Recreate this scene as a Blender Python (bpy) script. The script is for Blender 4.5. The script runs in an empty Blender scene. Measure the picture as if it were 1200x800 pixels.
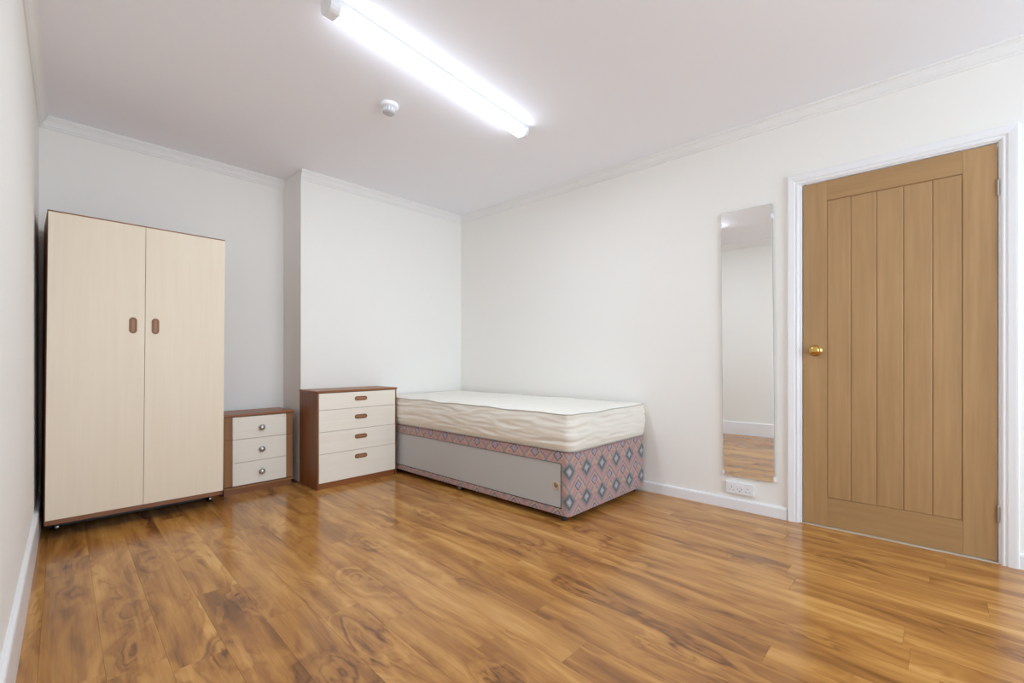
import bpy, bmesh, math, random
from mathutils import Vector, Matrix, noise

# ------------------------------------------------------------------ camera, world, light, exposure
sc = bpy.context.scene
COL = sc.collection
cam_data = bpy.data.cameras.new('camera'); cam = bpy.data.objects.new('camera', cam_data); COL.objects.link(cam)
cam_data.sensor_fit = 'HORIZONTAL'; cam_data.sensor_width = 36.0
cam_data.lens = 538.0 / 1200.0 * 36.0
cam_data.shift_x = 0.0; cam_data.shift_y = 21.0 / 1200.0
cam_data.clip_start = 0.02
cam.location = (0, 0, 0.97)
cam.rotation_euler = (math.radians(90), 0, math.radians(-47.05))
sc.camera = cam

LAMP_STRENGTH = 46.0
SKY_STRENGTH = 3.9
world = bpy.data.worlds.new('overcast_sky'); sc.world = world; world.use_nodes = True
bg = world.node_tree.nodes['Background']
bg.inputs[0].default_value = (0.70, 0.87, 1.0, 1); bg.inputs[1].default_value = SKY_STRENGTH
sc.view_settings.view_transform = 'Standard'; sc.view_settings.look = 'None'
sc.view_settings.exposure = 0.98; sc.view_settings.gamma = 1.0; sc.view_settings.use_curve_mapping = False

sc.cycles.max_bounces = 14; sc.cycles.diffuse_bounces = 10; sc.cycles.glossy_bounces = 6

H = 2.46                                   # ceiling height
XR, YC, YA, XC = 3.17, 3.675, 4.02, 1.51   # right wall, chimney face, alcove back, chimney side
YB = -2.30                                 # rear wall (behind the camera)
def xl(y): return -0.133 + 0.0538 * y      # the left wall runs slightly askew
LW = math.atan(0.0538)

# ------------------------------------------------------------------ node helpers / materials
def srgb(r, g, b):
    f = lambda c: (c / 255.0) / 12.92 if c / 255.0 <= 0.04045 else (((c / 255.0) + 0.055) / 1.055) ** 2.4
    return (f(r), f(g), f(b), 1.0)

class NT:
    def __init__(s, name):
        s.m = bpy.data.materials.new(name); s.m.use_nodes = True; s.t = s.m.node_tree
        s.b = s.t.nodes['Principled BSDF']
    def n(s, typ, **kw):
        nd = s.t.nodes.new(typ)
        for k, v in kw.items(): setattr(nd, k, v)
        return nd
    def l(s, a, b): s.t.links.new(a, b)
    def val(s, sock, v):
        if hasattr(v, 'links') or isinstance(v, bpy.types.NodeSocket): s.l(v, sock)
        else: sock.default_value = v
    def math(s, op, a, b=0.0, c=0.0, clamp=False):
        nd = s.n('ShaderNodeMath', operation=op); nd.use_clamp = clamp
        s.val(nd.inputs[0], a); s.val(nd.inputs[1], b); s.val(nd.inputs[2], c)
        return nd.outputs[0]
    def mix(s, f, a, b, typ='MIX'):
        nd = s.n('ShaderNodeMix', data_type='RGBA', blend_type=typ)
        s.val(nd.inputs[0], f); s.val(nd.inputs[6], a); s.val(nd.inputs[7], b)
        return nd.outputs[2]
    def noise(s, vec, scale, detail=4, rough=0.5, dist=0.0):
        nd = s.n('ShaderNodeTexNoise')
        if vec is not None: s.l(vec, nd.inputs['Vector'])
        nd.inputs['Scale'].default_value = scale; nd.inputs['Detail'].default_value = detail
        nd.inputs['Roughness'].default_value = rough; nd.inputs['Distortion'].default_value = dist
        return nd.outputs[0]
    def mapping(s, vec, scale=(1, 1, 1), loc=(0, 0, 0)):
        nd = s.n('ShaderNodeMapping'); s.l(vec, nd.inputs[0])
        nd.inputs['Scale'].default_value = scale; s.val(nd.inputs['Location'], loc)
        return nd.outputs[0]
    def obj(s): return s.n('ShaderNodeTexCoord').outputs['Object']
    def ramp(s, f, stops):
        nd = s.n('ShaderNodeValToRGB'); s.l(f, nd.inputs[0]); cr = nd.color_ramp
        while len(cr.elements) < len(stops): cr.elements.new(0.5)
        for e, (p, c) in zip(cr.elements, stops): e.position = p; e.color = c
        return nd.outputs[0]
    def bump(s, h, strength=0.2, dist=0.01):
        nd = s.n('ShaderNodeBump'); nd.inputs['Strength'].default_value = strength
        nd.inputs['Distance'].default_value = dist; s.l(h, nd.inputs['Height']); s.l(nd.outputs[0], s.b.inputs['Normal'])
    def set(s, rough=0.5, metal=0.0, spec=0.5, coat=0.0, coatr=0.1):
        s.b.inputs['Roughness'].default_value = rough; s.b.inputs['Metallic'].default_value = metal
        s.b.inputs['Specular IOR Level'].default_value = spec
        s.b.inputs['Coat Weight'].default_value = coat; s.b.inputs['Coat Roughness'].default_value = coatr

def mat_plain(name, col, rough=0.5, metal=0.0, var=0.04, scale=3.0, bump=0.0, bscale=150.0, spec=0.5, coat=0.0):
    s = NT(name); o = s.obj(); nz = s.noise(o, scale, 3)
    dark = tuple(c * (1 - var) for c in col[:3]) + (1,)
    s.l(s.mix(nz, dark, col), s.b.inputs['Base Color']); s.set(rough, metal, spec, coat)
    if bump: s.bump(s.noise(o, bscale, 3), bump, 0.002)
    return s.m

def mat_wood(name, light, dark, axis='z', rough=0.45, freq=1.0, spec=0.5, coat=0.0, grainbump=0.05):
    s = NT(name); o = s.obj()
    oi = s.n('ShaderNodeObjectInfo'); off = s.n('ShaderNodeCombineXYZ')
    for i in range(3): s.l(s.math('MULTIPLY', oi.outputs['Random'], 7.0 + 3 * i), off.inputs[i])
    sc_ = {'x': (2.0, 38, 38), 'y': (38, 2.0, 38), 'z': (38, 38, 2.0)}[axis]
    v = s.mapping(o, tuple(q * freq for q in sc_), off.outputs[0])
    a = s.noise(v, 1.0, 6, 0.6, 0.3)
    sc2 = {'x': (1.0, 7, 7), 'y': (7, 1.0, 7), 'z': (7, 7, 1.0)}[axis]
    b = s.noise(s.mapping(o, sc2, off.outputs[0]), 1.0, 3, 0.5, 1.0)
    f = s.math('ADD', s.math('MULTIPLY', a, 0.65), s.math('MULTIPLY', b, 0.35))
    s.l(s.ramp(f, [(0.3, dark), (0.68, light)]), s.b.inputs['Base Color'])
    s.set(rough, 0, spec, coat); s.bump(a, grainbump, 0.001)
    return s.m

M = {}
M['wall'] = mat_plain('wall_emulsion_cream', srgb(242, 240, 236), 0.75, var=0.015, scale=1.5, bump=0.06, bscale=90, spec=0.2)
M['ceiling'] = mat_plain('ceiling_emulsion', srgb(243, 244, 250), 0.85, var=0.015, scale=1.5, bump=0.05, bscale=70, spec=0.15)
M['gloss_white'] = mat_plain('white_gloss_paint', srgb(240, 240, 243), 0.3, var=0.02)
M['cornice'] = mat_plain('cornice_paint', srgb(238, 237, 236), 0.6, var=0.02)
M['plastic'] = mat_plain('white_plastic', srgb(238, 239, 243), 0.35, var=0.01)
M['grey_plastic'] = mat_plain('grey_grille_plastic', srgb(190, 190, 192), 0.5, var=0.05)
M['slot'] = mat_plain('dark_slot', srgb(60, 60, 66), 0.6)
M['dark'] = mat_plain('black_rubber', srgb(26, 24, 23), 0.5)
M['shadowgap'] = mat_plain('dark_hardboard', srgb(60, 38, 26), 0.8)
M['cream'] = mat_wood('cream_laminate', srgb(238, 224, 203), srgb(233, 217, 194), 'z', 0.42, spec=0.4, grainbump=0.02)
M['cream_drawer'] = mat_wood('pale_cream_laminate', srgb(244, 237, 225), srgb(238, 229, 215), 'x', 0.42, spec=0.4, grainbump=0.02)
M['teak'] = mat_wood('teak_veneer', srgb(142, 88, 48), srgb(106, 61, 30), 'z', 0.4, spec=0.5)
M['teak_x'] = mat_wood('teak_veneer_across', srgb(158, 99, 57), srgb(124, 73, 39), 'x', 0.35, spec=0.5)
M['teak_light'] = mat_wood('light_teak_stile', srgb(164, 114, 70), srgb(138, 90, 52), 'z', 0.45)
M['handle'] = mat_wood('handle_brown', srgb(162, 112, 74), srgb(128, 84, 52), 'z', 0.4)
M['handle_in'] = mat_plain('handle_recess_brown', srgb(176, 128, 90), 0.5, var=0.2, scale=40)
M['oak'] = mat_wood('oak_veneer', srgb(184, 147, 103), srgb(163, 127, 86), 'z', 0.38, 1.1, spec=0.45)
M['oak_x'] = mat_wood('oak_veneer_across', srgb(179, 142, 98), srgb(160, 123, 82), 'y', 0.38, 1.1, spec=0.45)
M['oak_groove'] = mat_plain('oak_groove', srgb(158, 120, 76), 0.6)
M['threshold'] = mat_wood('threshold_oak', srgb(214, 196, 172), srgb(180, 156, 126), 'y', 0.4)
M['brass'] = mat_plain('polished_brass', srgb(214, 176, 104), 0.14, 1.0, var=0.1)
M['hinge'] = mat_plain('satin_hinge_metal', srgb(176, 170, 160), 0.35, 1.0)
M['pewter'] = mat_plain('pewter_metal', srgb(150, 146, 142), 0.3, 1.0)
M['pewter_face'] = mat_plain('pale_knob_insert', srgb(212, 208, 202), 0.25, 0.6)
M['grey_panel'] = mat_plain('grey_painted_board', srgb(190, 191, 191), 0.5, var=0.05, scale=4)
M['mirror'] = mat_plain('mirror_glass', (0.95, 0.96, 0.95, 1), 0.0, 1.0, var=0.0)
M['mirror_edge'] = mat_plain('mirror_edge_glass', srgb(120, 128, 124), 0.2, 0.3)

s = NT('lamp_diffuser_glow'); s.set(0.4)
s.b.inputs['Base Color'].default_value = (0.9, 0.9, 0.9, 1)
s.b.inputs['Emission Color'].default_value = (0.775, 0.895, 1.0, 1); s.b.inputs['Emission Strength'].default_value = LAMP_STRENGTH
M['glow'] = s.m
s = NT('lamp_diffuser_side_glow'); s.set(0.4)
s.b.inputs['Base Color'].default_value = (0.9, 0.9, 0.9, 1)
s.b.inputs['Emission Color'].default_value = (0.77, 0.87, 1.0, 1); s.b.inputs['Emission Strength'].default_value = 8.5
M['glow_side'] = s.m
s = NT('window_glass'); t = s.n('ShaderNodeBsdfTransparent'); g = s.n('ShaderNodeBsdfGlossy'); g.inputs['Roughness'].default_value = 0.02
mx = s.n('ShaderNodeMixShader'); mx.inputs[0].default_value = 0.08
s.l(t.outputs[0], mx.inputs[1]); s.l(g.outputs[0], mx.inputs[2]); s.l(mx.outputs[0], s.t.nodes['Material Output'].inputs[0])
M['glass'] = s.m

# mattress ticking: off-white, faint woven floral damask and fine relief
s = NT('mattress_ticking'); o = s.obj()
w = s.noise(s.mapping(o, (14, 14, 14)), 1.0, 2, 0.5, 1.5)
wave = s.n('ShaderNodeTexWave'); s.l(o, wave.inputs[0]); wave.inputs['Scale'].default_value = 9; wave.inputs['Distortion'].default_value = 9; wave.inputs['Detail'].default_value = 1
c = s.mix(s.math('GREATER_THAN', wave.outputs[1], 0.62), srgb(244, 242, 236), srgb(239, 236, 228))
s.l(s.mix(s.math('MULTIPLY', w, 0.35), c, srgb(228, 222, 210)), s.b.inputs['Base Color'])
s.set(0.7, spec=0.3); s.bump(s.noise(o, 500, 2), 0.15, 0.001); M['ticking'] = s.m
M['ticking_side'] = mat_plain('mattress_border_cloth', srgb(240, 235, 225), 0.75, var=0.08, scale=9, bump=0.1, bscale=300, spec=0.2)
M['piping'] = mat_plain('mattress_piping', srgb(186, 182, 172), 0.6)

# divan fabric: diamonds on chevrons
s = NT('divan_fabric'); uv = s.n('ShaderNodeUVMap'); uv.uv_map = 'UVMap'
sep = s.n('ShaderNodeSeparateXYZ'); s.l(uv.outputs[0], sep.inputs[0]); U, V = sep.outputs[0], sep.outputs[1]
wob = s.noise(uv.outputs[0], 60, 2); U = s.math('ADD', U, s.math('MULTIPLY', s.math('SUBTRACT', wob, 0.5), 0.022))
W_, H_ = 0.178, 0.180
def lattice(du, dv):
    a = s.math('SUBTRACT', s.math('FRACT', s.math('ADD', s.math('DIVIDE', U, W_), du)), 0.5)
    b = s.math('SUBTRACT', s.math('FRACT', s.math('ADD', s.math('DIVIDE', V, H_), dv)), 0.5)
    a = s.math('ABSOLUTE', a); bb = s.math('ABSOLUTE', b)
    return a, b, s.math('ADD', s.math('MULTIPLY', a, 2.0), s.math('MULTIPLY', bb, 2.0 * H_ / W_))
a1, b1, d1 = lattice(0.5, 0.5); a2, b2, d2 = lattice(0.0, 0.0)
chev = s.math('FRACT', s.math('ADD', s.math('MULTIPLY', V, 1.0 / (H_ / 2)), s.math('MULTIPLY', a1, -2.0)))
fine = s.noise(s.mapping(uv.outputs[0], (90, 260, 1)), 1.0, 3)
base = s.ramp(chev, [(0.0, srgb(178, 134, 130)), (0.24, srgb(200, 152, 136)), (0.46, srgb(182, 166, 142)), (0.60, srgb(112, 108, 116)), (0.68, srgb(162, 138, 152)), (0.86, srgb(196, 148, 144))])
base.node.color_ramp.interpolation = 'CONSTANT'
r1 = s.ramp(d1, [(0.0, srgb(184, 184, 192)), (0.16, srgb(150, 156, 168)), (0.32, srgb(70, 82, 92)), (0.56, srgb(124, 132, 136)), (0.78, srgb(124, 132, 136))]); r1.node.color_ramp.interpolation = 'CONSTANT'
r2 = s.ramp(d2, [(0.0, srgb(160, 152, 176)), (0.30, srgb(88, 80, 98)), (0.42, srgb(198, 160, 142)), (0.6, srgb(198, 160, 142))]); r2.node.color_ramp.interpolation = 'CONSTANT'
c = s.mix(s.math('LESS_THAN', d2, 0.54), base, r2)
c = s.mix(s.math('LESS_THAN', d1, 0.76), c, r1)
c = s.mix(s.math('MULTIPLY', fine, 0.50), c, srgb(182, 168, 164))
s.l(c, s.b.inputs['Base Color']); s.set(0.85, spec=0.2); s.bump(fine, 0.2, 0.001); M['divan'] = s.m

# walnut-look laminate floor
s = NT('walnut_laminate'); geo = s.n('ShaderNodeNewGeometry'); P = geo.outputs['Position']
oi = s.n('ShaderNodeObjectInfo'); rnd = oi.outputs['Random']
sp = s.n('ShaderNodeSeparateXYZ'); s.l(P, sp.inputs[0]); X, Y = sp.outputs[0], sp.outputs[1]
Xs = s.math('SUBTRACT', X, s.math('MULTIPLY', Y, 0.045))
off = s.math('MULTIPLY', rnd, 37.0)
cv = s.n('ShaderNodeCombineXYZ'); s.l(Xs, cv.inputs[0]); s.l(Y, cv.inputs[1]); s.l(off, cv.inputs[2]); cv = cv.outputs[0]
# long wandering figure, then fine grain; knots push the rings around themselves
warp = s.noise(s.mapping(cv, (5.0, 1.5, 1)), 1.0, 3, 0.55, 1.1)
knots = [(0.47, 1.72, 1.0), (0.62, 2.02, .9), (0.81, 1.42, 1.2), (1.0, 0.98, .8), (0.62, 1.28, 1.2), (0.30, 2.30, .8), (0.42, 2.75, .8), (0.25, 1.95, .7), (1.02, 1.85, .8),
         (1.62, 1.10, .9), (1.5, 0.62, 1.0), (1.25, 2.2, .7), (2.1, 1.2, .6), (2.4, 0.7, .5), (1.9, 0.35, .6), (0.75, 2.75, .8), (1.75, 2.3, .6), (0.15, 2.6, .6)]
ksum = None; kdark = None
kwx = s.math('MULTIPLY', s.math('SUBTRACT', s.noise(s.mapping(cv, (9, 5, 1)), 1.0, 3, 0.6), 0.5), 0.10)
kwy = s.math('MULTIPLY', s.math('SUBTRACT', s.noise(s.mapping(cv, (7, 4, 1), (3.3, 1.7, 0)), 1.0, 3, 0.6), 0.5), 0.26)
Xk = s.math('ADD', X, kwx); Yk = s.math('ADD', Y, kwy)
for kx, ky, kw in knots:
    dx = s.math('DIVIDE', s.math('SUBTRACT', Xk, kx), 0.075 * kw); dy = s.math('DIVIDE', s.math('SUBTRACT', Yk, ky), 0.17 * kw)
    q = s.math('ADD', s.math('MULTIPLY', dx, dx), s.math('MULTIPLY', dy, dy))
    e = s.math('EXPONENT', s.math('MULTIPLY', q, -0.8))
    ksum = e if ksum is None else s.math('ADD', ksum, e)
fig = s.math('ADD', s.math('MULTIPLY', warp, 3.4), s.math('MULTIPLY', ksum, 1.0))
fig = s.math('ADD', fig, s.math('MULTIPLY', Xs, 5.0)); fig = s.math('ADD', fig, off)
rings = s.math('SINE', s.math('MULTIPLY', fig, 6.5))
rn = s.noise(s.mapping(cv, (11, 1.0, 1)), 1.0, 4, 0.55, 0.6)
grain = s.noise(s.mapping(cv, (150, 3, 1)), 1.0, 5, 0.6, 0.2)
tone = s.math('ADD', s.math('MULTIPLY', rings, 0.085), s.math('MULTIPLY', s.math('SUBTRACT', rn, 0.5), 1.15))
tone = s.math('ADD', tone, s.math('MULTIPLY', s.math('SUBTRACT', grain, 0.5), 0.34))
tone = s.math('ADD', tone, s.math('MULTIPLY', s.math('SUBTRACT', rnd, 0.5), 0.10))
ring2 = s.math('POWER', s.math('ADD', 0.5, s.math('MULTIPLY', s.math('SINE', s.math('MULTIPLY', fig, 17.0)), 0.5)), 3.0)
kn = s.noise(s.mapping(cv, (14, 6, 1)), 1.0, 4, 0.62, 0.9)
kn = s.math('MULTIPLY', s.math('SUBTRACT', kn, 0.36), 3.6, clamp=True)
kd = s.math('MULTIPLY', s.math('MINIMUM', ksum, 1.0), s.math('MULTIPLY', kn, s.math('ADD', 0.13, s.math('MULTIPLY', ring2, 0.30))))
vein = s.math('POWER', s.math('ADD', 0.5, s.math('MULTIPLY', s.math('SINE', s.math('MULTIPLY', fig, 10.0)), 0.5)), 5.0)
vm = s.noise(s.mapping(cv, (7, 1.6, 1), (5.0, 2.0, 0)), 1.0, 2, 0.5, 0.5)
vm = s.math('MULTIPLY', s.math('SUBTRACT', vm, 0.45), 3.0, clamp=True)
kd = s.math('ADD', kd, s.math('MULTIPLY', vein, s.math('MULTIPLY', vm, 0.30)))
tone = s.math('SUBTRACT', tone, kd); tone = s.math('ADD', tone, 0.60)
c = s.ramp(tone, [(0.04, srgb(88, 56, 32)), (0.28, srgb(130, 84, 44)), (0.48, srgb(164, 111, 56)), (0.68, srgb(188, 134, 70)), (0.94, srgb(214, 164, 96))])
s.l(c, s.b.inputs['Base Color'])
s.set(0.24, 0, 0.5)
s.l(s.math('ADD', 0.15, s.math('MULTIPLY', rn, 0.08)), s.b.inputs['Roughness']); s.bump(grain, 0.02, 0.001)
M['floor'] = s.m
M['subfloor'] = mat_plain('floor_joint', srgb(128, 84, 46), 0.7)

# ------------------------------------------------------------------ mesh helpers
def link(name, bm, mat, parent=None, smooth=False, loc=None, rot=None):
    me = bpy.data.meshes.new(name); bm.normal_update(); bm.to_mesh(me); bm.free()
    for m in (mat if isinstance(mat, (list, tuple)) else [mat]): me.materials.append(m)
    if smooth:
        for p in me.polygons: p.use_smooth = True
    o = bpy.data.objects.new(name, me); COL.objects.link(o)
    if parent is not None: o.parent = parent
    if loc is not None: o.location = loc
    if rot is not None: o.rotation_euler = rot
    return o

def add_box(bm, x0, x1, y0, y1, z0, z1, bev=0.0, seg=2):
    r = bmesh.ops.create_cube(bm, size=1.0)
    vs = r['verts']
    for v in vs:
        v.co = Vector(((x0 + x1) / 2 + v.co.x * (x1 - x0), (y0 + y1) / 2 + v.co.y * (y1 - y0), (z0 + z1) / 2 + v.co.z * (z1 - z0)))
    if bev:
        es = set(e for v in vs for e in v.link_edges)
        bmesh.ops.bevel(bm, geom=list(es), offset=bev, segments=seg, affect='EDGES', profile=0.5)
    return bm

def box(name, x0, x1, y0, y1, z0, z1, mat, parent=None, bev=0.0015, seg=2):
    """box placed with its own origin at its centre"""
    bm = bmesh.new(); cx, cy, cz = (x0 + x1) / 2, (y0 + y1) / 2, (z0 + z1) / 2
    add_box(bm, x0 - cx, x1 - cx, y0 - cy, y1 - cy, z0 - cz, z1 - cz, bev, seg)
    return link(name, bm, mat, parent, loc=(cx, cy, cz))

def add_lathe(bm, prof, seg=24, mtx=None):
    """profile [(r, z)...] turned round z"""
    rows = []
    for r, z in prof:
        if r < 1e-6: rows.append([bm.verts.new((0, 0, z))])
        else: rows.append([bm.verts.new((r * math.cos(2 * math.pi * i / seg), r * math.sin(2 * math.pi * i / seg), z)) for i in range(seg)])
    for a, b in zip(rows, rows[1:]):
        for i in range(seg):
            j = (i + 1) % seg
            if len(a) == 1 and len(b) > 1: bm.faces.new((a[0], b[j], b[i]))
            elif len(b) == 1 and len(a) > 1: bm.faces.new((a[i], a[j], b[0]))
            elif len(a) > 1: bm.faces.new((a[i], a[j], b[j], b[i]))
    if mtx is not None:
        for row in rows:
            for v in row: v.co = mtx @ v.co
    bmesh.ops.recalc_face_normals(bm, faces=bm.faces)
    return bm

def empty(name, loc, rotz=0.0, roty=0.0):
    o = bpy.data.objects.new(name, None); COL.objects.link(o); o.location = loc; o.rotation_euler = (0, roty, rotz)
    o.empty_display_size = 0.05
    return o

def tag(o, label=None, cat=None, group=None, kind=None):
    for k, v in (('label', label), ('category', cat), ('group', group), ('kind', kind)):
        if v: o[k] = v
    return o

def struct(o, label=None, cat=None): return tag(o, label, cat, None, 'structure')

def prism(name, pts, z0, z1, mat, parent=None):
    bm = bmesh.new()
    lo = [bm.verts.new((x, y, z0)) for x, y in pts]; hi = [bm.verts.new((x, y, z1)) for x, y in pts]
    bm.faces.new(lo[::-1]); bm.faces.new(hi)
    for i in range(len(pts)):
        j = (i + 1) % len(pts); bm.faces.new((lo[i], lo[j], hi[j], hi[i]))
    bmesh.ops.recalc_face_normals(bm, faces=bm.faces)
    return link(name, bm, mat, parent)

def sweep_straight(name, prof, p0, p1, inward, mat, e0=0.0, e1=0.0):
    """profile [(offset into room, z)] extruded from p0 to p1; e = how far the ends slide per unit offset (mitre)"""
    bm = bmesh.new(); d = (Vector(p1) - Vector(p0)).normalized(); n = Vector(inward).normalized()
    a, b = [], []
    for o_, z in prof:
        pa = Vector(p0) + n * o_ + d * (e0 * o_); pb = Vector(p1) + n * o_ + d * (e1 * o_)
        a.append(bm.verts.new((pa.x, pa.y, z))); b.append(bm.verts.new((pb.x, pb.y, z)))
    k = len(prof)
    for i in range(k):
        j = (i + 1) % k; bm.faces.new((a[i], a[j], b[j], b[i]))
    bm.faces.new(a[::-1]); bm.faces.new(b)
    bmesh.ops.recalc_face_normals(bm, faces=bm.faces)
    return link(name, bm, mat)

# ------------------------------------------------------------------ the room shell
D0, D1, DT = -0.202, 0.592, 1.998        # door slab in the right wall: y range and top
JO = 0.026                                # lining width seen around the slab
WT = 0.12
# right wall with the door opening: a U of three blocks in one mesh
bm = bmesh.new()
add_box(bm, XR, XR + WT, D1 + JO + 0.004, YA, 0, H)
add_box(bm, XR, XR + WT, YB, D0 - JO - 0.004, 0, H)
add_box(bm, XR, XR + WT, D0 - JO - 0.004, D1 + JO + 0.004, DT + JO + 0.004, H)
struct(link('wall_right', bm, M['wall']), 'cream painted wall holding the oak door and mirror', 'wall')
prism('wall_left', [(xl(YB), YB), (xl(YA), YA), (xl(YA) - WT, YA), (xl(YB) - WT, YB)], 0, H, M['wall'])
struct(bpy.data.objects['wall_left'], 'plain cream wall on the left beside the wardrobe', 'wall')
o = box('wall_back', xl(YA) - WT, XC, YA, YA + WT, 0, H, M['wall'], bev=0); struct(o, 'recessed cream wall behind wardrobe and small cabinet', 'wall')
o = box('wall_chimney', XC, XR, YC, YA + WT, 0, H, M['wall'], bev=0.004); struct(o, 'projecting cream chimney breast behind chest and bed head', 'wall')
o = box('ceiling', -0.5, XR + WT, YB - WT, YA + WT, H, H + 0.1, M['ceiling'], bev=0); struct(o, 'flat off-white ceiling', 'ceiling')
# rear wall (behind the camera); its window is added to let in fill daylight
W0, W1, WZ0, WZ1 = 0.40, 2.80, 0.40, 2.20
bm = bmesh.new()
add_box(bm, -0.35, W0, YB - WT, YB, 0, H); add_box(bm, W1, XR + WT, YB - WT, YB, 0, H)
add_box(bm, W0, W1, YB - WT, YB, 0, WZ0); add_box(bm, W0, W1, YB - WT, YB, WZ1, H)
struct(link('wall_rear', bm, M['wall']), 'cream wall with the added window opposite the chimney breast', 'wall')
win = empty('added_window_1', ((W0 + W1) / 2, YB - 0.06, WZ0)); struct(win, 'unseen white framed two-pane window added in the rear wall for fill daylight', 'window')
def wpart(name, x0, x1, y0, y1, z0, z1, mat, bev=0.004):
    o = box(name, x0 - win.location.x, x1 - win.location.x, y0 - win.location.y, y1 - win.location.y, z0 - WZ0, z1 - WZ0, mat, win, bev); return o
for a, b in ((W0 + .001, W0 + 0.05), ((W0 + W1) / 2 - 0.03, (W0 + W1) / 2 + 0.03), (W1 - 0.05, W1 - .001)):
    wpart('frame_post', a, b, YB - 0.09, YB - 0.03, WZ0 + 0.05, WZ1 - 0.05, M['gloss_white'])
for a, b in ((WZ0 + .001, WZ0 + 0.05), (WZ1 - 0.05, WZ1 - .001)):
    wpart('frame_rail', W0 + .001, W1 - .001, YB - 0.09, YB - 0.03, a, b, M['gloss_white'])
xm = (W0 + W1) / 2
for a, b in ((W0 + 0.05, xm - 0.03), (xm + 0.03, W1 - 0.05)):
    wpart('pane', a, b, YB - 0.064, YB - 0.060, WZ0 + 0.05, WZ1 - 0.05, M['glass'], 0)
wpart('sill', W0 - 0.04, W1 + 0.04, YB + 0.001, YB + 0.07, WZ0 - 0.03, WZ0, M['gloss_white'])
portal = bpy.data.lights.new('window_daylight_portal', 'AREA'); portal.shape = 'RECTANGLE'; portal.size = W1 - W0; portal.size_y = WZ1 - WZ0
portal.cycles.is_portal = True
po = bpy.data.objects.new('window_daylight_portal', portal); COL.objects.link(po)
po.location = (xm, YB - 0.10, (WZ0 + WZ1) / 2); po.rotation_euler = (math.radians(90), 0, 0)   # shines towards +y
po.rotation_euler = (math.radians(-90), 0, math.radians(180))

# floor: planks running along the left wall's direction
fl = prism('floor', [(-0.35, YB - WT), (XR + WT, YB - WT), (XR + WT, YA + WT), (-0.35, YA + WT)], -0.06, -0.0125, M['subfloor'])
struct(fl, 'glossy walnut-look laminate floor of staggered planks', 'floor')
rng = random.Random(11)
PW = 0.1495; SL = 0.045; LEN = 1.20
def plank_end_clip(y0, y1, xc):
    return max(y0, YB - 0.05), min(y1, (YA if xc < XC else YC) + 0.05)
kmin, kmax = -4, 24
for k in range(kmin, kmax):
    x0 = 0.165 + PW * k
    yy = YB - 0.05 - rng.random() * LEN
    while yy < YA + 0.05:
        y0, y1 = plank_end_clip(yy, yy + LEN, x0 + PW / 2 + SL * 2); yy += LEN
        if y1 - y0 < 0.02: continue
        ax = x0 + SL * (y0 - 1.5)
        cx0, cx1 = x0 + SL * ((y0 + y1) / 2 - 1.5), x0 + PW + SL * ((y0 + y1) / 2 - 1.5)
        if cx1 < xl((y0 + y1) / 2) - 0.03 or cx0 > XR + 0.05: continue
        bm = bmesh.new(); g = 0.0002; L = y1 - y0; b = 0.0004
        pts = []
        lo = [bm.verts.new(p) for p in ((g, g, -0.012), (PW - g, g, -0.012), (PW - g + SL * L, L - g, -0.012), (g + SL * L, L - g, -0.012))]
        md = [bm.verts.new((v.co.x, v.co.y, -b)) for v in lo]
        hi = [bm.verts.new(p) for p in ((g + b, g + b, 0), (PW - g - b, g + b, 0), (PW - g - b + SL * L, L - g - b, 0), (g + b + SL * L, L - g - b, 0))]
        bm.faces.new(hi); bm.faces.new(lo[::-1])
        for i in range(4):
            j = (i + 1) % 4; bm.faces.new((lo[i], lo[j], md[j], md[i])); bm.faces.new((md[i], md[j], hi[j], hi[i]))
        # trim what would lie beyond the left and right walls
        for v in bm.verts:
            wx, wy = ax + v.co.x, y0 + v.co.y
            wx = min(max(wx, xl(wy) - 0.02), XR + 0.02)
            v.co.x = wx - ax
        link('plank', bm, M['floor'], fl, loc=(ax, y0, 0))

# skirting boards
def skirt(name, p0, p1, inward, h, t, label, e0=0, e1=0):
    prof = [(0, 0), (t, 0), (t, h - 0.010), (t * 0.82, h - 0.003), (t * 0.4, h), (0, h)]
    o = sweep_straight(name, prof, p0, p1, inward, M['gloss_white'], e0, e1); struct(o, label, 'skirting')
skirt('baseboard_right', (XR, YC), (XR, D1 + 0.081), (-1, 0), 0.070, 0.016, 'low white skirting between bed and door')
skirt('baseboard_door', (XR, D0 - 0.067), (XR, YB), (-1, 0), 0.070, 0.016, 'short white skirting right of the door frame')
nl = (math.cos(LW), -math.sin(LW))
skirt('baseboard_left', (xl(YB), YB), (xl(YA), YA), nl, 0.165, 0.017, 'tall white skirting along the left wall')
skirt('baseboard_back', (xl(YA) + 0.02, YA), (XC, YA), (0, -1), 0.10, 0.016, 'white skirting at the back of the alcove')
skirt('baseboard_chimney', (2.20, YC), (XR - 0.016, YC), (0, -1), 0.045, 0.012, 'white skirting under the chimney breast')
skirt('baseboard_rear', (xl(YB) + 0.02, YB), (XR - 0.02, YB), (0, 1), 0.10, 0.016, 'white skirting below the added window')

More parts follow.
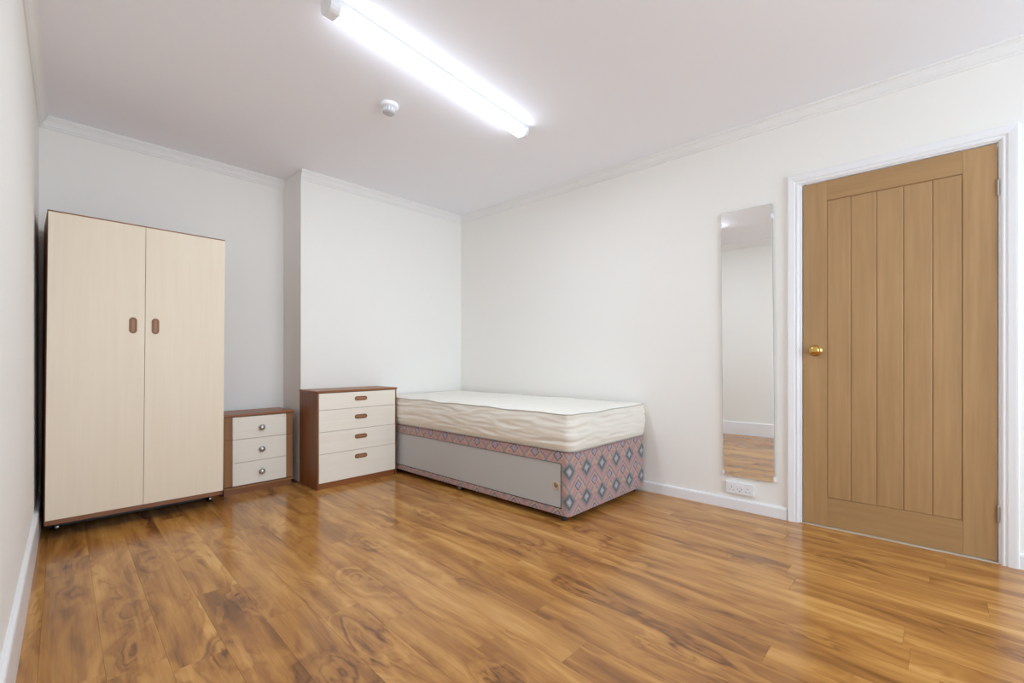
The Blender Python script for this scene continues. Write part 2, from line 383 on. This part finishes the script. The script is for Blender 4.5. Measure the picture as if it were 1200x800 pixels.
# coving
cv_prof = [(0, H - 0.072), (0.006, H - 0.072), (0.009, H - 0.066), (0.009, H - 0.060), (0.014, H - 0.056), (0.018, H - 0.042), (0.026, H - 0.026), (0.032, H - 0.020), (0.032, H - 0.014), (0.038, H - 0.011), (0.038, H), (0, H)]
def coving(n, p0, p1, inward, label, e0=0, e1=0):
    struct(sweep_straight('trim_%d' % n, cv_prof, p0, p1, inward, M['cornice'], e0, e1), label, 'coving')
coving(1, (XR, YC), (XR, YB), (-1, 0), 'white moulded coving along the door wall', 1, -1)
coving(2, (XC, YC), (XR, YC), (0, -1), 'white moulded coving across the chimney breast', -0.12, -1)
coving(3, (xl(YA), YA), (XC, YA), (0, -1), 'white moulded coving above the wardrobe alcove', 1, 0)
coving(4, (xl(YB), YB), (xl(YA), YA), nl, 'white moulded coving along the left wall', 1, -1)
coving(5, (xl(YB), YB), (XR, YB), (0, 1), 'white moulded coving above the added window', 1, -1)

# ------------------------------------------------------------------ door: lining, architrave, slab
fr = empty('door_frame', (XR, (D0 + D1) / 2, 0)); struct(fr, 'white gloss door lining and stepped architrave', 'door frame')
fo = fr.location.copy()
def fpart(name, x0, x1, y0, y1, z0, z1, mat, bev=0.003):
    return box(name, x0 - fo.x, x1 - fo.x, y0 - fo.y, y1 - fo.y, z0, z1, mat, fr, bev)
jx0, jx1 = XR - 0.004, XR + WT
fpart('lining', jx0, jx1, D1 + 0.004, D1 + JO, 0, DT + JO, M['gloss_white'], 0.002)
fpart('lining', jx0, jx1, D0 - JO, D0 - 0.004, 0, DT + JO, M['gloss_white'], 0.002)
fpart('lining', jx0, jx1, D0 - 0.004, D1 + 0.004, DT + 0.004, DT + JO, M['gloss_white'], 0.002)
fpart('stop', XR + 0.045, XR + 0.06, D1 - 0.008, D1 + 0.004, 0, DT, M['gloss_white'], 0.001)
fpart('stop', XR + 0.045, XR + 0.06, D0 - 0.004, D0 + 0.008, 0, DT, M['gloss_white'], 0.001)
# moulded architrave, mitred at the top
AO = 0.062
A_prof = [(0.004, 0.0), (0.004, 0.011), (0.010, 0.015), (0.014, 0.015), (0.017, 0.012), (0.022, 0.012), (0.026, 0.018), (0.050, 0.021), (AO - 0.004, 0.021), (AO, 0.017), (AO, 0.0)]
def archi(kind):
    bm = bmesh.new(); a, b = [], []
    y1_, y0_, zt = D1 + 0.016, D0 - 0.008, DT + 0.006
    for w, t in A_prof:
        x = -t
        if kind == 'L': p, q = (x, y1_ + w, 0.0), (x, y1_ + w, zt + w)
        elif kind == 'R': p, q = (x, y0_ - w, 0.0), (x, y0_ - w, zt + w)
        else: p, q = (x, y1_ + w, zt + w), (x, y0_ - w, zt + w)
        a.append(bm.verts.new((p[0] + XR - 0.0 - fo.x, p[1] - fo.y, p[2]))); b.append(bm.verts.new((q[0] + XR - fo.x, q[1] - fo.y, q[2])))
    k = len(A_prof)
    for i in range(k):
        j = (i + 1) % k; bm.faces.new((a[i], a[j], b[j], b[i]))
    bm.faces.new(a[::-1]); bm.faces.new(b); bmesh.ops.recalc_face_normals(bm, faces=bm.faces)
    link('architrave', bm, M['gloss_white'], fr)
for k_ in 'LRT': archi(k_)
fpart('threshold', XR - 0.012, XR + WT, D0 - 0.004, D1 + 0.004, 0.0005, 0.006, M['threshold'], 0.002)

door = empty('door_1', (XR, (D0 + D1) / 2, 0)); struct(door, 'oak cottage door with five vertical grooved boards and brass knob', 'door')
def dpart(name, y0, y1, z0, z1, mat, x0=XR + 0.002, x1=XR + 0.042, bev=0.0015):
    return box(name, x0 - door.location.x, x1 - door.location.x, y0 - door.location.y, y1 - door.location.y, z0, z1, mat, door, bev)
PY0, PY1, PZ0, PZ1 = -0.084, 0.474, 0.173, 1.886
dpart('stile', PY1, D1, 0.010, DT, M['oak'], bev=0.002)
dpart('stile', D0, PY0, 0.010, DT, M['oak'], bev=0.002)
dpart('rail', PY0, PY1, PZ1, DT, M['oak_x'], bev=0.0006)
dpart('rail', PY0, PY1, 0.010, PZ0, M['oak_x'], bev=0.0006)
cuts = [PY0 , 0.026, 0.139, 0.250, 0.363, PY1]
for a, b in zip(cuts, cuts[1:]):
    dpart('board', a + 0.0012, b - 0.0012, PZ0 + 0.0015, PZ1 - 0.0015, M['oak'], XR + 0.005, XR + 0.038, 0.0045)
dpart('backing', PY0, PY1, PZ0, PZ1, M['oak_groove'], XR + 0.008, XR + 0.036, 0)
for z in (1.785, 0.236):
    bm = bmesh.new(); add_lathe(bm, [(0, -.04), (.0035, -.04), (.0055, -.036), (.0055, .036), (.0035, .04), (0, .04)], 10)
    add_box(bm, 0.0, 0.004, -0.012, 0.0, -0.036, 0.036)
    link('hinge', bm, M['hinge'], door, loc=(-0.004, D0 - 0.002 - door.location.y, z), smooth=False)
mt = Matrix.Rotation(math.radians(-90), 4, 'Y')       # z axis -> -x
kn = link('knob', add_lathe(bmesh.new(), [(0, 0), (.031, 0), (.031, .003), (.026, .006), (.012, .009), (.011, .015), (.016, .020), (.025, .026), (.028, .034), (.024, .042), (.013, .046), (0, .047)], 32, mt), M['brass'], door, True,
          loc=(0.002, 0.530 - door.location.y, 1.022))
kn['label'] = 'round polished brass knob'
link('keyhole_plate', add_lathe(bmesh.new(), [(0, 0), (.034, 0), (.033, .0018), (0, .0018)], 32, mt), M['brass'], door, True, loc=(0.002, 0.530 - door.location.y, 1.022))

# ------------------------------------------------------------------ mirror on the right wall
mr = empty('wall_mirror', (XR, 0.889, 0.216)); mr.rotation_euler = (math.radians(-0.5), 0, 0)
tag(mr, 'tall narrow frameless mirror on the wall left of the door', 'mirror')
box('glass', -0.0165, -0.0105, -0.150, 0.150, 0.0, 1.713, M['mirror'], mr, 0.0012)
box('backing', -0.0100, -0.0005, -0.149, 0.149, 0.001, 1.712, M['mirror_edge'], mr, 0.0)
for y in (-0.150, 0.150):
    for z in (0.004, 1.62):
        box('clip', -0.0190, -0.0005, y - 0.006, y + 0.006, z, z + 0.028, M['plastic'], mr, 0.002)

# ------------------------------------------------------------------ double socket
so = empty('double_socket', (XR, 0.938, 0.139)); tag(so, 'white double plug socket under the mirror above the skirting', 'socket')
box('back_box', -0.012, -0.0005, -0.082, 0.082, -0.033, 0.036, M['plastic'], so, 0.002)
box('faceplate', -0.020, -0.0125, -0.085, 0.085, -0.036, 0.039, M['plastic'], so, 0.003)
for sy in (-0.048, 0.048):
    for dy, dz, w, h in ((0, .006, .004, .007), (-.011, -.012, .007, .003), (.011, -.012, .007, .003)):
        box('pin_slot', -0.0208, -0.0198, sy + dy - w / 2, sy + dy + w / 2, dz - h / 2, dz + h / 2, M['slot'], so, 0)
for sy in (-0.012, 0.012):
    box('switch', -0.0235, -0.0198, sy - 0.0075, sy + 0.0075, 0.006, 0.026, M['plastic'], so, 0.001)
    box('switch_mark', -0.0206, -0.0197, sy - 0.003, sy + 0.003, -0.004, -0.001, M['slot'], so, 0)
box('screw', -0.0206, -0.0197, -0.003, 0.003, -0.018, -0.012, M['slot'], so, 0)

# ------------------------------------------------------------------ recessed slot handle
def stadium(L, W, n=8):
    r = W / 2; pts = []
    for s_, c0 in ((1, 0), (-1, math.pi)):
        for i in range(n + 1):
            a = c0 - math.pi / 2 + math.pi * i / n
            pts.append((s_ * (L / 2 - r) + r * math.cos(a), r * math.sin(a)))
    return pts
def slot_handle(L, W, vertical, parent, loc):
    """faces -y: rim ring standing 4 mm proud round a sunk pocket, with a curved grip bar in it"""
    bm = bmesh.new(); rings = []
    for l, w, y in ((L, W, 0.0), (L, W, -0.003), (L - .003, W - .003, -0.0045), (L - .010, W - .010, -0.0045), (L - .013, W - .013, -0.0008)):
        rings.append([bm.verts.new((x, y, z) if not vertical else (z, y, x)) for x, z in stadium(l, w)])
    for a, b in zip(rings, rings[1:]):
        for i in range(len(a)):
            j = (i + 1) % len(a); bm.faces.new((a[i], a[j], b[j], b[i]))
    bm.faces.new(rings[-1]); bmesh.ops.recalc_face_normals(bm, faces=bm.faces)
    h = link('handle', bm, M['handle'], parent, loc=loc)
    bm = bmesh.new(); pts = stadium(L - 0.022, max(0.004, W - 0.022), 5)
    for y in (-0.001, -0.0042):
        f = [bm.verts.new((x, y, z) if not vertical else (z, y, x)) for x, z in pts]
        if y < -0.002: bm.faces.new(f); top = f
        else: bot = f
    for i in range(len(pts)):
        j = (i + 1) % len(pts); bm.faces.new((bot[i], bot[j], top[j], top[i]))
    bmesh.ops.recalc_face_normals(bm, faces=bm.faces)
    link('grip', bm, M['handle_in'], h)
    return h

# ------------------------------------------------------------------ wardrobe
WX0, WX1, WY0, WY1, WB, WTOP = 0.090, 0.921, 3.48, 3.985, 0.078, 1.767
wd = empty('wardrobe', ((WX0 + WX1) / 2, WY0, 0)); wd.rotation_euler = (0, math.radians(0.45), 0)
tag(wd, 'tall cream two-door wardrobe with teak edging in the left alcove', 'wardrobe')
def wp(name, x0, x1, y0, y1, z0, z1, mat, bev=0.001, parent=wd):
    return box(name, x0 - wd.location.x, x1 - wd.location.x, y0 - wd.location.y, y1 - wd.location.y, z0, z1, mat, parent, bev)
wp('side_panel', WX0, WX0 + 0.016, WY0 + 0.004, WY1, WB, WTOP - 0.009, M['teak'])
wp('side_panel', WX1 - 0.016, WX1, WY0 + 0.004, WY1, WB, WTOP - 0.009, M['teak'])
wp('top_panel', WX0, WX1, WY0 - 0.002, WY1, WTOP - 0.009, WTOP, M['teak_x'])
wp('back_panel', WX0 + 0.017, WX1 - 0.017, WY1 - 0.008, WY1 - 0.002, WB + 0.02, WTOP - 0.01, M['shadowgap'])
wp('bottom_rail', WX0 + 0.0165, WX1 - 0.0165, WY0 + 0.004, WY1 - 0.01, WB, WB + 0.028, M['teak_x'])
xg = 0.5035
for x0, x1, hx in ((WX0 + 0.003, xg - 0.001, 0.448), (xg + 0.001, WX1 - 0.002, 0.553)):
    z0, z1 = WB + 0.030, WTOP - 0.010; y0, y1 = WY0 - 0.014, WY0 + 0.003
    d = wp('door', x0, x1, y0, y1, z0, z1, M['cream'])
    c_ = Vector(((x0 + x1) / 2, (y0 + y1) / 2, (z0 + z1) / 2))
    slot_handle(0.094, 0.036, True, d, (hx - c_.x, y0 - c_.y, 1.170 - c_.z))
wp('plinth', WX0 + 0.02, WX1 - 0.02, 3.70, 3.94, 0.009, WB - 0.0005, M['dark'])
for cx_ in (0.146, 0.885):
    for cy_ in (3.650,):
        bm = bmesh.new(); mt2 = Matrix.Translation((0, 0, 0.030)) @ Matrix.Rotation(math.radians(90), 4, 'Y')
        add_lathe(bm, [(0, -.011), (.024, -.011), (.028, -.008), (.028, .008), (.024, .011), (0, .011)], 18, mt2)
        add_box(bm, -0.014, 0.014, -0.018, 0.018, 0.052, WB - 0.001)
        cs = link('castor', bm, M['dark'], wd, loc=(cx_ - wd.location.x, cy_ - wd.location.y, 0.0))
        bm = bmesh.new(); add_lathe(bm, [(0, 0), (.008, 0), (.008, .004), (0, .006)], 12, Matrix.Translation((0, -0.0285, 0.026)) @ Matrix.Rotation(math.radians(90), 4, 'X'))
        link('axle_cap', bm, M['pewter'], cs)

# ------------------------------------------------------------------ bedside cabinet
BX0, BX1, BY0, BY1, BT = 0.982, 1.452, 3.682, 3.985, 0.577
bc = empty('bedside_cabinet', ((BX0 + BX1) / 2, BY0, 0)); tag(bc, 'small teak cabinet with three cream drawers and round metal knobs', 'cabinet')
def bp(name, x0, x1, y0, y1, z0, z1, mat, bev=0.001):
    return box(name, x0 - bc.location.x, x1 - bc.location.x, y0 - bc.location.y, y1 - bc.location.y, z0, z1, mat, bc, bev)
bp('top_panel', BX0 - 0.010, BX1 + 0.010, BY0 - 0.012, BY1, BT - 0.018, BT, M['teak_x'], 0.005)
bp('side_panel', BX0, BX0 + 0.016, BY0 + 0.018, BY1, 0.058, BT - 0.0185, M['teak'])
bp('side_panel', BX1 - 0.016, BX1, BY0 + 0.018, BY1, 0.058, BT - 0.0185, M['teak'])
for z0, z1 in ((0.063, 0.394), (0.396, BT - 0.0185)):
    bp('stile', BX0, 1.034, BY0, BY0 + 0.0175, z0, z1, M['teak_light'])
    bp('stile', 1.403, BX1, BY0, BY0 + 0.0175, z0, z1, M['teak_light'])
bp('bottom_rail', BX0 - 0.006, BX1 + 0.006, BY0 - 0.010, BY1 - 0.02, 0.044, 0.0575, M['teak_light'], 0.004)
bp('plinth', BX0 + 0.004, BX1 - 0.004, BY0 + 0.014, BY1 - 0.02, 0, 0.0435, M['teak_x'])
bp('back_panel', BX0 + 0.017, BX1 - 0.017, BY1 - 0.01, BY1 - 0.004, 0.06, BT - 0.02, M['shadowgap'])
zz = [0.063, 0.228, 0.395, BT - 0.020]
for z0, z1, kz in zip(zz, zz[1:], (0.145, 0.310, 0.470)):
    d = bp('drawer', 1.0355, 1.4015, BY0 - 0.004, BY0 + 0.014, z0 + 0.0012, z1 - 0.0012, M['cream_drawer'], 0.0012)
    c_ = Vector((1.2185, BY0 + 0.005, (z0 + z1) / 2)); mt3 = Matrix.Rotation(math.radians(90), 4, 'X')
    k = link('knob', add_lathe(bmesh.new(), [(0, 0), (.008, 0), (.009, .010), (.015, .014), (.0195, .019), (.020, .023), (.015, .026), (0, .026)], 24, mt3), M['pewter'], d, True,
             loc=(1.225 - c_.x, BY0 - 0.004 - c_.y, kz - c_.z))
    link('knob_face', add_lathe(bmesh.new(), [(0.0140, .0262), (.012, .029), (.006, .031), (0, .0316)], 20, mt3), M['pewter_face'], d, True,
         loc=(1.225 - c_.x, BY0 - 0.004 - c_.y, kz - c_.z))

# ------------------------------------------------------------------ chest of drawers
CX0, CX1, CY0, CY1, CT = 1.500, 2.176, 3.362, 3.672, 0.735
ch = empty('chest_of_drawers', ((CX0 + CX1) / 2, CY0, 0)); tag(ch, 'teak chest of four cream drawers with slot handles beside the bed', 'chest of drawers')
def cp(name, x0, x1, y0, y1, z0, z1, mat, bev=0.001):
    return box(name, x0 - ch.location.x, x1 - ch.location.x, y0 - ch.location.y, y1 - ch.location.y, z0, z1, mat, ch, bev)
cp('side_panel', CX0, CX0 + 0.013, CY0, CY1, 0, CT - 0.0165, M['teak'])
cp('side_panel', CX1 - 0.013, CX1, CY0, CY1, 0, CT - 0.0165, M['teak'])
cp('top_panel', CX0 - 0.004, CX1 + 0.004, CY0 - 0.008, CY1, CT - 0.016, CT, M['teak_x'], 0.003)
cp('plinth', CX0 + 0.0135, CX1 - 0.0135, CY0 + 0.012, CY0 + 0.027, 0, 0.052, M['teak_x'])
cp('back_panel', CX0 + 0.014, CX1 - 0.014, CY1 - 0.008, CY1 - 0.002, 0.02, CT - 0.02, M['shadowgap'])
zz = [0.046, 0.262, 0.426, 0.590, CT - 0.018]
for z0, z1, hz in zip(zz, zz[1:], (0.208, 0.364, 0.520, 0.663)):
    x0, x1 = CX0 + 0.0135, CX1 - 0.006; y0, y1 = CY0 - 0.006, CY0 + 0.011
    d = cp('drawer', x0, x1 - 0.0075, y0 + 0.004, y1, z0 + 0.0012, z1 - 0.0012, M['cream_drawer'], 0.0012)
    c_ = Vector(((x0 + x1 - 0.0075) / 2, (y0 + 0.004 + y1) / 2, (z0 + z1) / 2))
    slot_handle(0.106, 0.034, False, d, (1.850 - c_.x, y0 + 0.004 - c_.y, hz - c_.z))

# ------------------------------------------------------------------ divan base
DX0, DX1, DY0, DY1, DZ0, DZ1 = 2.200, 3.152, 1.592, 3.655, 0.036, 0.420
dv = empty('divan_base', ((DX0 + DX1) / 2, (DY0 + DY1) / 2, 0)); tag(dv, 'divan bed base in pink and teal diamond fabric with grey sliding side panel', 'bed base')
do = dv.location.copy()
RX = 0.02; SY0, SY1, SZ0, SZ1 = 1.645, 3.56, 0.080, 0.350
bm = bmesh.new()
# outer loop with rounded foot corners
def arc(cx, cy, r, a0, a1, n=6): return [(cx + r * math.cos(math.radians(a0 + (a1 - a0) * i / n)), cy + r * math.sin(math.radians(a0 + (a1 - a0) * i / n))) for i in range(n + 1)]
r = 0.03
loop = arc(DX0 + r, DY0 + r, r, 180, 270) + arc(DX1 - r, DY0 + r, r, 270, 360) + [(DX1, DY1), (DX0, DY1)]
def side_ring(z, inset=0.0):
    out = []
    for x, y in loop:
        cx_, cy_ = (DX0 + DX1) / 2, (DY0 + DY1) / 2
        out.append(bm.verts.new((x - do.x + (inset if x < cx_ else -inset), y - do.y + (inset if y < cy_ else -inset), z)))
    return out
lv = [side_ring(DZ0, 0.008), side_ring(DZ0 + 0.006), side_ring(DZ1 - 0.012), side_ring(DZ1, 0.012)]
n = len(loop)
for a, b in zip(lv, lv[1:]):
    for i in range(n):
        j = (i + 1) % n
        if a is lv[1] and i == n - 1: continue              # the long side with the panel recess is made below
        bm.faces.new((a[i], a[j], b[j], b[i]))
bm.faces.new(lv[0][::-1]); bm.faces.new(lv[-1])
# side face (x = DX0) as a frame round a recess
o4 = [lv[1][n - 1], lv[1][0], lv[2][0], lv[2][n - 1]]
inn = [bm.verts.new((DX0 - do.x, y - do.y, z)) for y, z in ((SY1, SZ0), (SY0, SZ0), (SY0, SZ1), (SY1, SZ1))]
deep = [bm.verts.new((DX0 + 0.022 - do.x, y - do.y, z)) for y, z in ((SY1, SZ0), (SY0, SZ0), (SY0, SZ1), (SY1, SZ1))]
for i in range(4):
    j = (i + 1) % 4
    bm.faces.new((o4[i], o4[j], inn[j], inn[i])); f = bm.faces.new((inn[i], inn[j], deep[j], deep[i])); f.material_index = 1
f = bm.faces.new(deep); f.material_index = 1
bmesh.ops.recalc_face_normals(bm, faces=bm.faces)
uvl = bm.loops.layers.uv.new('UVMap')
for f in bm.faces:
    for lp in f.loops:
        co = lp.vert.co; x, y = co.x + do.x, co.y + do.y
        # u runs on round the corner so the cloth is continuous
        if y < DY0 + r and x > DX0 + r - 1e-4: u = x - DX0 if abs(f.normal.z) < 0.5 else x
        elif x < DX0 + r and y < DY0 + r: u = (x - DX0) * 1.0 - (y - DY0)
        elif x > DX1 - r: u = (DX1 - DX0) + (y - DY0)
        else: u = -(y - DY0)
        lp[uvl].uv = (u - 0.185 + 0.178 * 60, co.z - 0.305 + 0.18 * 20)
body = link('upholstered_body', bm, [M['divan'], M['shadowgap']], dv)
sp_ = box('sliding_panel', DX0 + 0.005 - do.x, DX0 + 0.013 - do.x, SY0 + 0.010 - do.y, 3.55 - do.y, SZ0 + 0.002, SZ1 - 0.004, M['grey_panel'], dv, 0.0015)
sp_['label'] = 'plain grey sliding storage panel'
mt4 = Matrix.Rotation(math.radians(-90), 4, 'Y')
c_ = Vector((DX0 + 0.009, (SY0 + 0.010 + 3.55) / 2, (SZ0 + SZ1 - .002) / 2))
fp = link('finger_ring', add_lathe(bmesh.new(), [(0.027, 0), (.027, .004), (.024, .006), (.018, .005), (.015, .001), (0, .001)], 24, mt4), M['threshold'], sp_, True,
          loc=(-0.004, 1.690 - c_.y, 0.212 - c_.z))
fp['label'] = 'round pale finger pull'
link('pull_recess', add_lathe(bmesh.new(), [(0.0145, .0012), (.0145, .0018), (.006, .0020), (0, .0020)], 20, mt4), M['hinge'], fp, True)
for y in (1.66, 2.62, 3.5):
    for x in (DX0 + 0.045, DX1 - 0.05):
        mid = abs(y - 2.62) < .01
        bm = bmesh.new(); add_lathe(bm, [(0, 0), (.014, 0), (.018, .004), (.018, .02), (.009, .024), (.009, DZ0 + .0), (0, DZ0 + .0)], 16)
        link('glide', bm, M['pewter'] if mid and x < 2.5 else M['dark'], dv, True, loc=(x - do.x, y - do.y, 0.0))

# ------------------------------------------------------------------ mattress
MX0, MX1, MY0, MY1, MZ0, MZ1 = 2.200, 3.125, 1.572, 3.655, 0.421, 0.642
ma = empty('mattress', ((MX0 + MX1) / 2, (MY0 + MY1) / 2, MZ0)); tag(ma, 'bare off-white single mattress with rumpled sides on the patterned divan', 'mattress')
mo = Vector(((MX0 + MX1) / 2, (MY0 + MY1) / 2, 0))
r = 0.055
def per(r, step=0.012):
    pts = []
    def seg(p, q):
        L = (Vector(q) - Vector(p)).length; k = max(1, int(L / step))
        for i in range(k): pts.append((p[0] + (q[0] - p[0]) * i / k, p[1] + (q[1] - p[1]) * i / k))
    def ar(cx, cy, a0, a1):
        for i in range(10):
            a = math.radians(a0 + (a1 - a0) * i / 10); pts.append((cx + r * math.cos(a), cy + r * math.sin(a)))
    ar(MX0 + r, MY0 + r, 180, 270); seg((MX0 + r, MY0), (MX1 - r, MY0)); ar(MX1 - r, MY0 + r, 270, 360)
    seg((MX1, MY0 + r), (MX1, MY1 - r)); ar(MX1 - r, MY1 - r, 0, 90); seg((MX1 - r, MY1), (MX0 + r, MY1)); ar(MX0 + r, MY1 - r, 90, 180); seg((MX0, MY1 - r), (MX0, MY0 + r))
    return [(x - mo.x, y - mo.y) for x, y in pts]
P_ = per(r); N = len(P_)
arcl = [0.0]
for i in range(1, N): arcl.append(arcl[-1] + (Vector(P_[i]) - Vector(P_[i - 1])).length)
nrm = []
for i in range(N):
    a, b = Vector(P_[i - 1]), Vector(P_[(i + 1) % N]); d = (b - a).normalized(); nrm.append(Vector((d.y, -d.x)))
TOT = arcl[-1] + 0.012
def fold(i, z):
    """long creases that wander up and down as they run along the border"""
    s_ = arcl[i] / TOT * 2 * math.pi; c, sn = math.cos(s_), math.sin(s_)
    w = noise.noise(Vector((c * 3.0, sn * 3.0, z * 5.0))) * 0.035
    v = noise.noise(Vector((c * 3.4, sn * 3.4, (z + w) * 44.0)))
    v2 = noise.noise(Vector((c * 9 + 5, sn * 9, (z + w) * 90.0)))
    rid = 1.0 - abs(v) * 2.4
    return 0.0065 * rid + 0.0030 * v2
def rim_wave(i, k): 
    s_ = arcl[i] / TOT * 2 * math.pi
    return noise.noise(Vector((math.cos(s_) * 4 + k, math.sin(s_) * 4, k))) * 0.009
bm = bmesh.new(); K = 26; rows = []
for k in range(K + 1):
    f_ = k / K; row = []
    bulge = 0.010 * math.sin(math.pi * f_) - 0.006 + 0.006 * math.sin(math.pi * min(1, f_ * 6) / 2) 
    for i in range(N):
        zb, zt = MZ0 + 0.004, MZ1 + rim_wave(i, 3)
        z = zb + (zt - zb) * f_
        env = min(1, f_ * 7, (1 - f_) * 7)
        off_ = bulge + fold(i, z) * env
        p = Vector(P_[i]) + nrm[i] * off_
        # keep clear of the walls and the chest behind
        row.append(bm.verts.new((min(p.x, XR - 0.006 - mo.x), min(p.y, YC - 0.006 - mo.y), z - MZ0)))
    rows.append(row)
for a, b in zip(rows, rows[1:]):
    for i in range(N):
        j = (i + 1) % N; bm.faces.new((a[i], a[j], b[j], b[i]))
link('border', bm, M['ticking_side'], ma, True)
def cap(name, z_edge, sgn, wave_k):
    bm = bmesh.new(); rows = []
    steps = [0.0, 0.004, 0.012, 0.024, 0.045, 0.075, 0.11, 0.15, 0.20, 0.26, 0.33, 0.40, 0.455]
    hx, hy = (MX1 - MX0) / 2, (MY1 - MY0) / 2
    for st in steps:
        row = []
        for i in range(N):
            x, y = P_[i]
            fx, fy = 1 - st / hx, 1 - st / hy
            xx, yy = x * fx, y * fy
            lift = (1 - math.exp(-st / 0.03)) * 0.013
            nz = noise.noise(Vector((xx * 3.1, yy * 3.1, 1.7))) * 0.008 + noise.noise(Vector((xx * 9, yy * 9, 4.0))) * 0.003
            nz *= min(1, st / 0.06)
            rw = rim_wave(i, wave_k) * math.exp(-st / 0.12) if sgn > 0 else 0
            zz_ = z_edge + rw + sgn * (lift + nz) if sgn > 0 else z_edge - 0.0
            row.append(bm.verts.new((xx, yy, zz_ - MZ0)))
        rows.append(row)
    for a, b in zip(rows, rows[1:]):
        for i in range(N):
            j = (i + 1) % N; bm.faces.new((a[i], a[j], b[j], b[i]))
    bm.faces.new(rows[-1]); bmesh.ops.recalc_face_normals(bm, faces=bm.faces)
    return link(name, bm, M['ticking'], ma, True)
cap('top_panel', MZ1, 1, 3)
cap('bottom_panel', MZ0 + 0.004, -1, 0)
def pipe(zf, wk, offr, rad, name='piping'):
    bm = bmesh.new(); rows = []
    for i in range(N):
        c0 = Vector(P_[i]) + nrm[i] * offr; z = zf + (rim_wave(i, wk) if wk else 0)
        row = []
        for q in range(6):
            a = 2 * math.pi * q / 6
            p = c0 + nrm[i] * rad * math.cos(a)
            row.append(bm.verts.new((min(p.x, XR - 0.003 - mo.x), p.y, z + rad * math.sin(a) - MZ0)))
        rows.append(row)
    for i in range(N):
        a, b = rows[i], rows[(i + 1) % N]
        for q in range(6):
            w_ = (q + 1) % 6; bm.faces.new((a[q], a[w_], b[w_], b[q]))
    bmesh.ops.recalc_face_normals(bm, faces=bm.faces)
    link(name, bm, M['piping'], ma, True)
pipe(MZ1 + 0.000, 3, 0.001, 0.0035)
pipe(MZ0 + 0.006, 0, 0.000, 0.0045)

# ------------------------------------------------------------------ ceiling batten light
A_ = Vector((0.868, 1.812)); B_ = Vector((2.222, 1.926)); ang = math.atan2(B_.y - A_.y, B_.x - A_.x); Lf = (B_ - A_).length
lt = empty('ceiling_light', (A_.x, A_.y, H), ang); tag(lt, 'long white lit LED batten light fixed to the ceiling', 'light')
LWd = 0.078; ZB_H = -0.0298
def lbox(name, x0, x1, y0, y1, z0, z1, mat, bev=0.002): return box(name, x0, x1, y0, y1, z0, z1, mat, lt, bev)
lbox('housing', 0.0455, Lf - 0.0255, 0.001, LWd - 0.001, ZB_H, -0.0008, M['plastic'], 0.002)
ZB, ZD = -0.030, -0.060           # where the clear cover starts, and its underside
def section(g=0.0):
    return [(-g, ZB), (0.001 - g, ZB - 0.010), (0.005, ZB - 0.020 - g), (0.012, ZB - 0.027 - g), (0.020, ZD - g),
            (LWd - 0.020, ZD - g), (LWd - 0.012, ZB - 0.027 - g), (LWd - 0.005, ZB - 0.020 - g), (LWd - 0.001 + g, ZB - 0.010), (LWd + g, ZB)]
def dome(x0, x1, pts, mat, name, core=None):
    bm = bmesh.new()
    a_ = [bm.verts.new((x0, y, z)) for y, z in pts]; b_ = [bm.verts.new((x1, y, z)) for y, z in pts]
    k = len(pts)
    for i in range(k):
        j = (i + 1) % k; f = bm.faces.new((a_[i], a_[j], b_[j], b_[i]))
        if core is not None and i == core: f.material_index = 1
    bm.faces.new(a_[::-1]); bm.faces.new(b_); bmesh.ops.recalc_face_normals(bm, faces=bm.faces)
    return link(name, bm, mat, lt)
dome(0.046, Lf - 0.026, section(), [M['glow_side'], M['glow']], 'diffuser', 4)
def endcap(x0, x1): dome(x0, x1, [(-0.002, -0.0008)] + section(0.002) + [(LWd + 0.002, -0.0008)], M['plastic'], 'end_cap')
endcap(-0.002, 0.045); endcap(Lf - 0.025, Lf + 0.002)

# ------------------------------------------------------------------ smoke detector
sd = empty('smoke_detector', (1.475, 2.355, H)); tag(sd, 'round white smoke detector on the ceiling beyond the light', 'smoke detector')
link('base', add_lathe(bmesh.new(), [(0, -.0008), (.052, -.0008), (.054, -.006), (.054, -.014), (.049, -.021), (.038, -.023), (0, -.023)], 40), M['plastic'], sd, True)
link('chamber', add_lathe(bmesh.new(), [(0, -.023), (.026, -.023), (.026, -.044), (0, -.044)], 32), M['grey_plastic'], sd, True)
for i in range(12):
    a = 2 * math.pi * i / 12
    o = box('fin', 0.027, 0.035, -0.0035, 0.0035, -0.046, -0.0225, M['plastic'], None, 0.001)
    o.parent = sd; o.location = (0.031 * math.cos(a), 0.031 * math.sin(a), -0.0343); o.rotation_euler = (0, 0, a)
link('cover_plate', add_lathe(bmesh.new(), [(0, -.046), (.036, -.046), (.036, -.050), (.030, -.055), (0, -.056)], 32), M['grey_plastic'], sd, True)
